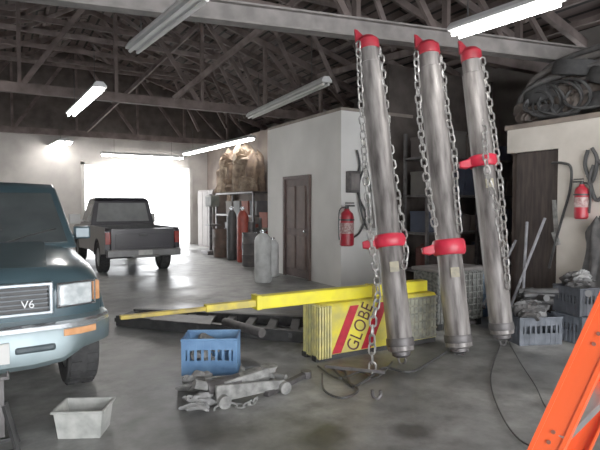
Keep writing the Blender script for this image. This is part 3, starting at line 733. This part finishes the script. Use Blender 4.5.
mk("black_hose",lambda b:tube(b,smoothpath([PZ(322,374,.02),PZ(324,390,.02),PZ(342,398,.02),PZ(358,390,.02),PZ(345,380,.02),PZ(332,368,.03)],6),.010,8),black,label="looped black rubber hose on the floor by the lift",category="hose",group="tangled hoses by the lift")
mk("black_hose",lambda b:tube(b,smoothpath([PZ(330,366,.03),PZ(345,372,.02),PZ(352,386,.02),PZ(366,380,.02),PZ(384,368,.02),PZ(410,372,.02),PZ(430,362,.02),PZ(446,352,.03)],6),.012,8),black,label="tangled black rubber hose below the yellow base",category="hose",group="tangled hoses by the lift")
mk("black_hose",lambda b:tube(b,smoothpath([PZ(318,366,.02),PZ(338,378,.02),PZ(360,372,.03),PZ(376,378,.02),PZ(392,362,.02)],6),.009,8),black,label="thin black hose below the yellow base",category="hose",group="tangled hoses by the lift")
mk("electric_cable",lambda b:tube(b,smoothpath([PZ(500,345,.012),PZ(491,375,.012),PZ(497,405,.012),PZ(520,440,.012),PZ(560,452,.012),PZ(640,470,.012)],8),.006,6),black,label="thin black cable snaking across the concrete floor",category="cable",group="floor cables")
mk("electric_cable",lambda b:tube(b,smoothpath([PZ(508,340,.012),PZ(520,362,.012),PZ(535,385,.012),PZ(548,410,.012),PZ(575,430,.012)],8),.005,6),black,label="thin black cable snaking across the concrete floor",category="cable",group="floor cables")
mk("steel_bar",lambda b:beam(b,PZ(325,366,.05),PZ(385,372,.05),.03,.03),darkst,label="dark flat steel bar lying below the yellow base",category="metal bar")

# ---------- orange step ladder
def CW_(xc,d,z): return Rh*xc+Fh*d+Vector((0,0,z))
O=CW_(.7,1.9,0)
e=empty("step_ladder",O,"bright orange fiberglass step ladder standing open","ladder")
sl=.434
def rl(xc,d,z): return CW_(xc+sl*z,d,z)-O
H=1.95
rail_a=(.36,1.5); rail_b=(.775,1.93)
zL=(rl(*rail_a,H)-rl(*rail_a,0)).normalized()
sideL=CW_(rail_b[0]-rail_a[0],rail_b[1]-rail_a[1],0); sideL=(sideL-zL*sideL.dot(zL)).normalized(); frL=zL.cross(sideL)
def LM(p0): return Matrix.Translation(p0)@Matrix((frL,sideL,zL)).transposed().to_4x4()
LL=(rl(*rail_a,H)-rl(*rail_a,0)).length
def rail(b,base,s=1):
    M=LM(rl(*base,0)); h=.042
    box(b,-h,h,-.004,.004,0,LL,M)
    for x in (-h,h-.006): box(b,x,x+.006,min(0,s*.035),max(0,s*.035),0,LL,M)
    for x in (-h,h-.012): box(b,x,x+.012,-.009,-.003,0,LL,M)
mk("side_rail",lambda b:rail(b,rail_a,1),orange,e,smooth=False)
mk("side_rail",lambda b:rail(b,rail_b,-1),orange,e,smooth=False)
alum=mat("aluminium",(.6,.6,.6),(.5,.5,.5),8,.35,.9)
for i in range(1,7):
    z=i*.29
    mk("step",lambda b,z=z:beam(b,rl(*rail_a,z),rl(*rail_b,z),.08,.025),alum,e,bev=.003)
mk("top_cap",lambda b:beam(b,rl(rail_a[0],rail_a[1]-.04,H),rl(rail_b[0],rail_b[1]+.04,H),.16,.05),orange,e,bev=.01)
for ra in (rail_a,rail_b):
    def rleg(b,ra=ra):
        p1=rl(*ra,H-.03); p0=CW_(ra[0]+2*sl*H*.9,ra[1],0)-O; beam(b,p0,p1,.03,.05)
    mk("rear_leg",rleg,orange,e,smooth=False)
for z in (.29*i for i in range(1,7)):
    for dz in (-.015,.015):
        mk("rivet",lambda b:cyl(b,LM(rl(*rail_a,z+dz))@Vector((.0,-.009,0)),LM(rl(*rail_a,z+dz))@Vector((.0,-.003,0)),.006,seg=8),mat("rivet_dark",(.25,.08,.05),(.2,.06,.04),8,.5),e)

# ---------- fire extinguishers
def exting(p,h,label,R=None):
    e=empty("fire_extinguisher",p,label,"fire extinguisher",R)
    r=h*.17
    mk("cylinder",lambda b:lathe(b,[(r*.8,0),(r,.02),(r,h*.68),(r*.85,h*.77),(r*.4,h*.84),(r*.35,h*.88)],None,20),mat("extinguisher_red",(.42,.012,.025),(.28,.01,.02),12,.4),e)
    mk("valve",lambda b:(cyl(b,(0,0,h*.86),(0,0,h*.94),r*.3),box(b,-r*.2,r*1.3,-.015,.015,h*.93,h*.97),box(b,-r*.2,r*1.2,-.015,.015,h*1.0,h*1.03)),black,e)
    mk("hose",lambda b:tube(b,smoothpath([(-r*.3,0,h*.92),(-r*1.2,0,h*.85),(-r*1.35,0,h*.5),(-r*1.25,0,h*.15)],5),.012,8),black,e)
    mk("label_sticker",lambda b:lathe(b,[(r+.002,h*.3),(r+.002,h*.55)],None,20,False),mat("sticker",(.5,.38,.35),(.25,.1,.1),30,.6),e)
    mk("wall_bracket",lambda b:(lathe(b,[(r+.004,h*.6),(r+.008,h*.6),(r+.008,h*.64),(r+.004,h*.64)],None,20,False),),black,e)
    return e
p=PX(581,219,PXX-.10); exting((PXX-.1,p.y,p.z),.46,"red fire extinguisher with black hose hung on the cream partition",RZ(90))
p=PY(347,246,7.85); exting((p.x,7.86,p.z),.78,"large red fire extinguisher on the white office wall")
mk("air_hose",lambda b:tube(b,smoothpath([PY(u,v,7.93) for u,v in ((357,150),(360,165),(356,182),(360,200),(366,215),(360,232),(352,238))],5),.02,8),black,label="black air hose hanging on the white office wall",category="hose",group="air hoses on the office wall")
mk("air_hose",lambda b:tube(b,smoothpath([PY(u,v,7.9) for u,v in ((366,165),(370,185),(374,205),(370,230),(362,215),(359,185),(364,168))],5),.02,8),black,label="looped black air hose on the white office wall",category="hose",group="air hoses on the office wall")
pe=empty("breaker_box",PY(376,212,7.97),"gray electrical breaker box with conduit on the office wall","electrical panel")
mk("box_body",lambda b:box(b,-.22,.22,-.12,.02,-.35,.4),mat("pale_gray_metal",(.45,.45,.44),(.38,.38,.37),5,.5),pe,bev=.01)
mk("box_door",lambda b:box(b,-.20,.20,-.14,-.12,-.3,.35),steel_gray,pe,bev=.005)
mk("conduit",lambda b:cyl(b,(0,-.04,.4),(0,-.04,1.6),.025,seg=10),steel_gray,pe)
pe=empty("control_box",PY(352,182,7.95),"small dark control box with cable on the office wall","control box")
mk("box_body",lambda b:box(b,-.12,.12,-.1,.04,-.2,.2),darkst,pe,bev=.01)
mk("cover",lambda b:box(b,-.09,.09,-.115,-.1,-.15,.15),steel_gray,pe)
def hh(b,uv,r=.016): tube(b,smoothpath([PX(u,v,PXX-.04) for u,v in uv],5),r,8)
HL="black hose hung on a nail on the cream partition"
mk("hanging_hose",lambda b:hh(b,((552,163),(563,163),(571,168),(570,190),(563,215),(556,240),(549,268))),black,label=HL,category="hose",group="hoses on the partition")
mk("hanging_hose",lambda b:hh(b,((588,150),(585,165),(592,182),(597,160),(592,148)),.022),black,label=HL,category="hose",group="hoses on the partition")
mk("hanging_hose",lambda b:hh(b,((594,165),(590,180),(596,200),(606,190),(604,168),(597,160)),.024),drag,label="thick dark hose coil hung on the cream partition",category="hose",group="hoses on the partition")
mk("hand_saw",lambda b:(sheet(b,[PX(552,200,PXX-.02),PX(556,200,PXX-.02),PX(559,232,PXX-.02),PX(554,232,PXX-.02)],.004),beam(b,PX(554,232,PXX-.03),PX(558,245,PXX-.03),.04,.05)),dusty,label="dusty hand tool hung on the cream partition",category="hand tool")
drape("work_coat",Vector((PXX-.14,PX(597,250,PXX).y-.1,.62)),.10,.17,.75,drag,"dark greasy work coat hanging on the partition","coat",77)
for i,(y0,u1,v1) in enumerate(((4.15,527,222),(4.42,545,218),(4.85,516,240))):
    p1=PX(u1,v1,PXX-.03)
    p0=Vector((5.55,y0,0.0)) 
    mk("leaning_pole",lambda b,p0=p0,p1=p1:cyl(b,p0,p1,.018,seg=8),mat("pole_gray",(.3,.3,.32),(.18,.18,.2),9,.5),label="slim gray metal pole leaning against the partition doorway",category="pole",group="poles leaning by the partition")

# ---------- loft clutter: messy dark heap
def tire(p,R,r,w,label,group):
    return mk("tire",lambda b:lathe(b,[(r*.58,-w*.42),(r*.8,-w/2),(r*.96,-w*.45),(r,-w*.3),(r,w*.3),(r*.96,w*.45),(r*.8,w/2),(r*.58,w*.42),(r*.58,-w*.42)],None,28,False),rubber,label=label,category="tire",loc=p,R=R,group=group)
z0=2.625
for i,(x,y,dz,ax,az) in enumerate(((6.4,4.3,.13,6,0),(6.35,4.35,.38,-14,30),(6.42,3.6,.14,8,60),(6.35,3.5,.40,22,10),(7.0,4.2,.35,70,25),(7.1,3.4,.36,65,140),(6.42,2.8,.14,4,0),(6.4,2.75,.40,-18,80),(6.35,3.95,.62,12,0),(6.4,3.15,.62,-16,0))):
    tire((x,y,z0+dz),RZ(az)@RX(ax),.33,.2,"worn black tire in the junk heap on the loft","tires on the loft")
bumpc=mat("old_bumper",(.08,.073,.07),(.18,.165,.155),6,.6,.2)
for i,(xa,h) in enumerate(((6.12,.56),(6.25,.72),(6.5,.88),(6.15,.42),(6.8,.98),(6.35,.66))):
    def bb(b,xa=xa,h=h,i=i):
        pts=smoothpath([(xa+.05,4.75-.1*i,z0+h-.40),(xa,4.55,z0+h-.12),(xa+.03,4.1,z0+h),(xa+.03,3.4,z0+h+.02),(xa,2.8,z0+h-.08),(xa+.05,2.5+.1*i,z0+h-.36)],6)
        tube(b,pts,.04,8)
    mk("car_bumper",bb,bumpc if i%2 else drag,label="old curved car bumper laid over stacked tires",category="car part",group="old bumpers on the loft")
for i,(x,y,z,sx,sy,sz) in enumerate(((6.3,3.95,.25,.2,.3,.22),(6.25,3.15,.22,.2,.3,.2),(6.75,4.0,.6,.3,.4,.25),(6.7,3.1,.55,.3,.4,.25),(6.2,4.5,.15,.15,.2,.15))):
    lump("tarp_bundle",(x,y,z0+z),(sx,sy,sz),drag if i%2 else mat("brown_dark_cloth",(.10,.08,.068),(.05,.042,.038),8,.9,bump=.4),"dark greasy tarp bundle heaped on the loft","bundle",60+i,group="tarp bundles on the loft",amp=.2)
def loops(b,seed):
    r_=random.Random(seed)
    for j in range(4):
        cy=r_.uniform(-.25,.25); R_=r_.uniform(.14,.3); ex=r_.uniform(.6,1.5)
        tube(b,[(.03*j+.05*math.sin(2*t),cy+R_*ex*math.cos(t),.3+R_*.8*math.sin(t)) for t in [2*math.pi*i/24 for i in range(24)]],.018,6,closed=True)
for i,y in enumerate((3.9,3.0,4.4)):
    mk("tangled_hose",lambda b:loops(b,i+5),black,label="tangled dark hoses at the loft edge",category="hose",loc=(6.02,y,z0-.05),group="tangled hoses on the loft")
for i,(y0,y1,h) in enumerate(((4.7,2.6,1.0),(4.6,3.0,1.15),(4.2,2.2,.9))):
    mk("steel_pipe",lambda b:cyl(b,(6.5+.15*i,y0,z0+h-.35),(6.7+.1*i,y1,z0+h),.03,seg=8),bumpc,label="long rusty pipe laid over the loft junk",category="pipe",group="pipes on the loft")
for (x,y,sx,sy,sz) in ((8.0,4.05,.7,.6,1.0),(7.9,3.1,.6,.6,.85),(8.9,3.9,.7,.8,1.1),(7.2,1.9,.5,.4,.35),(6.5,1.9,.4,.4,.5)):
    mk("cardboard_box",lambda b,sx=sx,sy=sy,sz=sz:(box(b,-sx/2,sx/2,-sy/2,sy/2,0,sz),sheet(b,[(-sx/2,-sy/2,sz),(sx/2,-sy/2,sz),(sx/2,-sy/2-.12,sz+.05),(-sx/2,-sy/2-.12,sz+.05)],.004)),mat("cardboard",(.12,.09,.07),(.08,.062,.05),5,.9),label="brown cardboard box stored on the loft",category="box",loc=(x,y,z0),R=RZ(3*x),group="boxes on the loft",smooth=False)

# ---------- shelving in the dark recess
sh=empty("storage_rack",(8.0,7.3,0),"dark steel storage rack against the back of the bay","shelving")
def rk(b):
    for x in (-1.3,0,1.3):
        for y in (-.3,.3): box(b,x-.025,x+.025,y-.025,y+.025,0,2.9)
    for z in (.3,1.0,1.7,2.4): box(b,-1.32,1.32,-.32,.32,z,z+.04)
mk("rack_frame",rk,darkst,sh,smooth=False)
cols=[(.08,.065,.06),(.15,.125,.11),(.05,.06,.09),(.12,.11,.10),(.11,.04,.035)]
for z in (.345,1.045,1.745,2.445):
    x=6.75
    while x<9.0:
        w=random.uniform(.2,.38); h=random.uniform(.25,.55); kind_=random.choice([0,1,1]); ci=random.randrange(5)
        m_=mat("bin_%d"%ci,cols[ci],None,5,.8)
        if kind_:
            mk("storage_box",lambda b,w=w,h=h:(box(b,0,w,-.2,.2,0,h),box(b,-.01,w+.01,-.21,.21,h-.05,h)),m_,label="dark storage box on the steel rack",category="box",loc=(x,7.3,z),group="boxes on the storage rack",smooth=False)
        else:
            mk("metal_can",lambda b,w=w,h=h:lathe(b,[(w/2,0),(w/2,h*.9),(w*.4,h*.95),(w*.15,h),(w*.15,h+.04)],T(w/2,0,0),16),m_,label="round metal can on the steel rack",category="can",loc=(x,7.3,z),group="cans on the storage rack")
        x+=w+.06
# ---------- clutter in the far corner
rk2=empty("storage_rack",(6.75,15.4,0),"tall dark shelving with canvas bundles against the wall","shelving")
def rf(b):
    for y in (-1.5,1.5):
        for x in (-.3,.3): box(b,x-.03,x+.03,y-.03,y+.03,0,1.95)
    for z in (.5,1.2,1.9): box(b,-.33,.33,-1.53,1.53,z,z+.05)
mk("rack_frame",rf,darkst,rk2,smooth=False)
canvas=mat("tan_canvas",(.46,.36,.26),(.20,.145,.105),6,.9,bump=.6,det=8)
canvas2=mat("brown_canvas",(.30,.21,.145),(.14,.095,.07),6,.9,bump=.6,det=8)
for i,(x,y,z,w_,d_,h_) in enumerate(((6.6,14.1,1.96,.28,.28,1.15),(6.5,14.75,1.96,.32,.30,1.45),(6.55,15.4,1.96,.28,.28,1.2),(6.5,15.95,1.96,.3,.26,1.35),(6.6,16.5,1.96,.28,.25,.95))):
    drape("canvas_bundle",(x,y,z),w_,d_,h_,[canvas2,canvas][i%2],"tan canvas cover draped over parts on tall shelving","bundle",20+i,group="canvas bundles on the shelving")
for i,(x,y,z,s_) in enumerate(((6.5,14.45,2.95,(.28,.33,.25)),(6.55,15.6,2.95,(.3,.36,.27)),(6.45,14.1,2.2,(.24,.25,.25)),(6.4,15.35,2.2,(.22,.3,.24)))):
    lump("canvas_bundle",(x,y,z),s_,[canvas,canvas2][i%2],"ragged tan canvas bundle heaped on tall shelving","bundle",120+i,group="canvas bundles on the shelving",amp=.24)
for i,(y,z,c) in enumerate(((14.2,.555,(.3,.07,.05)),(14.8,.555,(.1,.1,.12)),(15.5,.555,(.3,.18,.08)),(14.1,1.255,(.14,.14,.15)),(14.7,1.255,(.33,.08,.05)),(15.35,1.255,(.2,.2,.2)),(16.0,1.255,(.12,.1,.09)),(16.1,.555,(.2,.2,.22)))):
    mk("storage_box",lambda b:(box(b,-.22,.22,-.24,.24,0,.42),box(b,-.23,.23,-.25,.25,.36,.42)),mat("cbox_%d"%i,c,None,5,.8),label="shop storage box on the tall shelving",category="box",loc=(6.75,y,z),group="boxes on the tall shelving",smooth=False)
def gascyl(p,r,h,m,label,capm=None):
    e=empty("gas_cylinder",p,label,"gas cylinder")
    mk("tank",lambda b:lathe(b,[(r*.9,0),(r,.03),(r,h*.8),(r*.85,h*.87),(r*.5,h*.92),(r*.3,h*.94)],None,20),m,e)
    mk("valve",lambda b:(cyl(b,(0,0,h*.93),(0,0,h),r*.2),cyl(b,(-r*.4,0,h*.975),(r*.4,0,h*.975),r*.1)),capm or chrome,e)
    return e
tankm=mat("white_tank",(.62,.63,.62),(.42,.43,.42),6,.5)
p=PZ(263,282,0); gascyl(p,.17,1.05,tankm,"tall off-white gas cylinder near the office wall")
p=PZ(273,277,0)+Vector((.05,.12,0)); gascyl(p,.14,.85,tankm,"shorter off-white gas cylinder beside a taller one")
p=PZ(243,262,0); gascyl(p,.16,1.5,mat("red_tank",(.42,.06,.04),(.28,.045,.03),6,.5),"red-brown welding gas cylinder by the shelving")
p=PZ(232,260,0); gascyl(p,.14,1.5,mat("dark_tank",(.05,.055,.055),(.08,.08,.08),6,.5),"dark welding gas cylinder by the shelving")
for (u,v,m_,lab_) in ((252,266,mat("drum_dark",(.05,.048,.052),(.10,.085,.08),6,.6),"black steel oil drum with rolled hoops"),(222,257,mat("drum_brown",(.12,.07,.05),(.07,.05,.04),6,.7),"dull brown steel oil drum by the shelving")):
    p=PZ(u,v,0); e=empty("oil_drum",p,lab_,"oil drum")
    mk("drum_body",lambda b:lathe(b,[(.25,0),(.25,.28),(.262,.30),(.25,.32),(.25,.56),(.262,.58),(.25,.6),(.25,.85),(.24,.85),(.24,.83)],None,24),m_,e)
    mk("bung",lambda b:cyl(b,(.12,0,.83),(.12,0,.86),.03),chrome,e)
p=PZ(249,264,0)+Vector((.35,.55,0)); ac=empty("air_compressor",p,"dark shop air compressor with horizontal tank and belt guard","air compressor",RZ(60))
mk("tank",lambda b:lathe(b,[(.12,-.5),(.24,-.42),(.26,-.38),(.26,.38),(.24,.42),(.12,.5)],T(0,0,.42)@RY(90),20),mat("compressor_maroon",(.16,.05,.04),(.09,.035,.03),6,.6),ac)
mk("pump",lambda b:(box(b,-.35,-.05,-.15,.15,.68,.78),cyl(b,(-.2,0,.78),(-.2,0,1.1),.1),cyl(b,(.1,-.1,.8),(.4,-.1,.8),.11)),darkst,ac,bev=.01)
mk("belt_guard",lambda b:lathe(b,[(.26,0),(.26,.06)],T(-.1,-.2,.95)@RX(90),24),black,ac)
for x in (-.3,.3): mk("foot",lambda b:box(b,x-.04,x+.04,-.2,.2,0,.2),black,ac)
dp=empty("drill_press",PZ(212,254,0),"dark upright drill press standing by the far wall","drill press")
mk("base",lambda b:box(b,-.25,.25,-.3,.3,0,.12),darkst,dp,bev=.02)
mk("column",lambda b:cyl(b,(0,.1,.1),(0,.1,1.9),.05),darkst,dp)
mk("table",lambda b:(box(b,-.2,.2,-.35,.08,.9,.95),),darkst,dp,bev=.01)
mk("head",lambda b:(box(b,-.14,.14,-.35,.25,1.5,1.85),cyl(b,(0,-.2,1.5),(0,-.2,1.25),.04)),mat("machine_green",(.07,.08,.07),(.12,.12,.1),6,.6),dp,bev=.04)
tcx=empty("locker",(6.85,18.3,0),"tall dark steel locker against the grimy wall","locker")
mk("locker_body",lambda b:box(b,-.3,.3,-.8,.8,0,2.1),mat("chest_dark",(.09,.07,.06),(.13,.10,.09),5,.6),tcx,bev=.01)
for i in range(3): mk("locker_door",lambda b:box(b,-.32,-.30,-.78+i*.53,-.28+i*.53,.08,2.04),mat("locker_door_gray",(.14,.12,.11),(.18,.16,.15),5,.6),tcx,bev=.005)
for i,(yy,zz,hh_) in enumerate(((11.6,1.6,1.3),(12.2,1.7,1.2),(13.0,1.6,1.3),(13.5,1.75,1.1),(17.2,1.3,1.1))):
    drape("hanging_coat",(7.1,yy,zz),.10,.25,hh_,[canvas,drag,canvas2,drag,canvas2][i],"dark work clothes hanging on the grimy wall","clothing",90+i,group="work clothes hanging on the wall")
wbn=empty("workbench",(6.75,12.6,0),"low cluttered wooden workbench behind the office","workbench")
mk("bench_top",lambda b:box(b,-.42,.42,-.8,.8,.85,.92),mat("bench_wood",(.2,.15,.11),(.28,.22,.17),5,.8),wbn,bev=.01)
for x in (-.40,.32):
    for y in (-.75,.67): mk("bench_leg",lambda b:box(b,x,x+.08,y,y+.08,0,.85),wood_dk,wbn)
lump("canvas_bundle",(6.55,12.2,1.18),(.25,.35,.3),canvas2,"brown canvas bundle on the workbench","bundle",41,amp=.18)
mk("storage_box",lambda b:(box(b,-.22,.22,-.24,.24,0,.42),box(b,-.23,.23,-.25,.25,.36,.42)),mat("cbox_4",(.33,.08,.05)),label="red shop box on the workbench",category="box",loc=(6.6,13.1,.925),smooth=False)
mk("storage_box",lambda b:(box(b,-.22,.22,-.24,.24,0,.42),box(b,-.23,.23,-.25,.25,.36,.42)),mat("cbox_1",(.1,.1,.12)),label="black shop box under the workbench",category="box",loc=(6.7,12.7,0),smooth=False)
ps=PZ(0,452,0)
js=empty("jack_stand",(ps.x,ps.y,0),"black steel jack stand on the floor near the SUV bumper","jack stand")
mk("legs",lambda b:[beam(b,(sx*.10,sy*.10,0),(sx*.03,sy*.03,.3),.025,.025) for sx in (-1,1) for sy in (-1,1)]+[beam(b,(-.10,-.10,.03),(.10,-.10,.03),.02,.02),beam(b,(-.10,.10,.03),(.10,.10,.03),.02,.02)],black,js)
mk("post",lambda b:(box(b,-.03,.03,-.03,.03,.1,.46),box(b,-.06,.06,-.03,.03,.46,.48),box(b,-.06,-.045,-.03,.03,.48,.5),box(b,.045,.06,-.03,.03,.48,.5)),darkst,js,bev=.003)

# ---------- lights
w=D.worlds.new("sky"); sc.world=w; w.use_nodes=True
bg=w.node_tree.nodes["Background"]; bg.inputs[0].default_value=(.95,.97,1,1); bg.inputs[1].default_value=8.0
def area(loc,R,sx,sy,e,c=(1,1,1)):
    l=D.lights.new("daylight",'AREA'); l.shape='RECTANGLE'; l.size=sx; l.size_y=sy; l.energy=e; l.color=c
    o=D.objects.new("daylight",l); sc.collection.objects.link(o); o.matrix_world=Matrix.Translation(loc)@R
area((1.4,YF+.05,1.9),RX(90)@RY(0),9.5,3.4,250,(.97,.98,1))
sc.view_settings.view_transform='Standard'
sc.view_settings.exposure=0.0
sc.view_settings.gamma=1.25
bpy.context.view_layer.update()
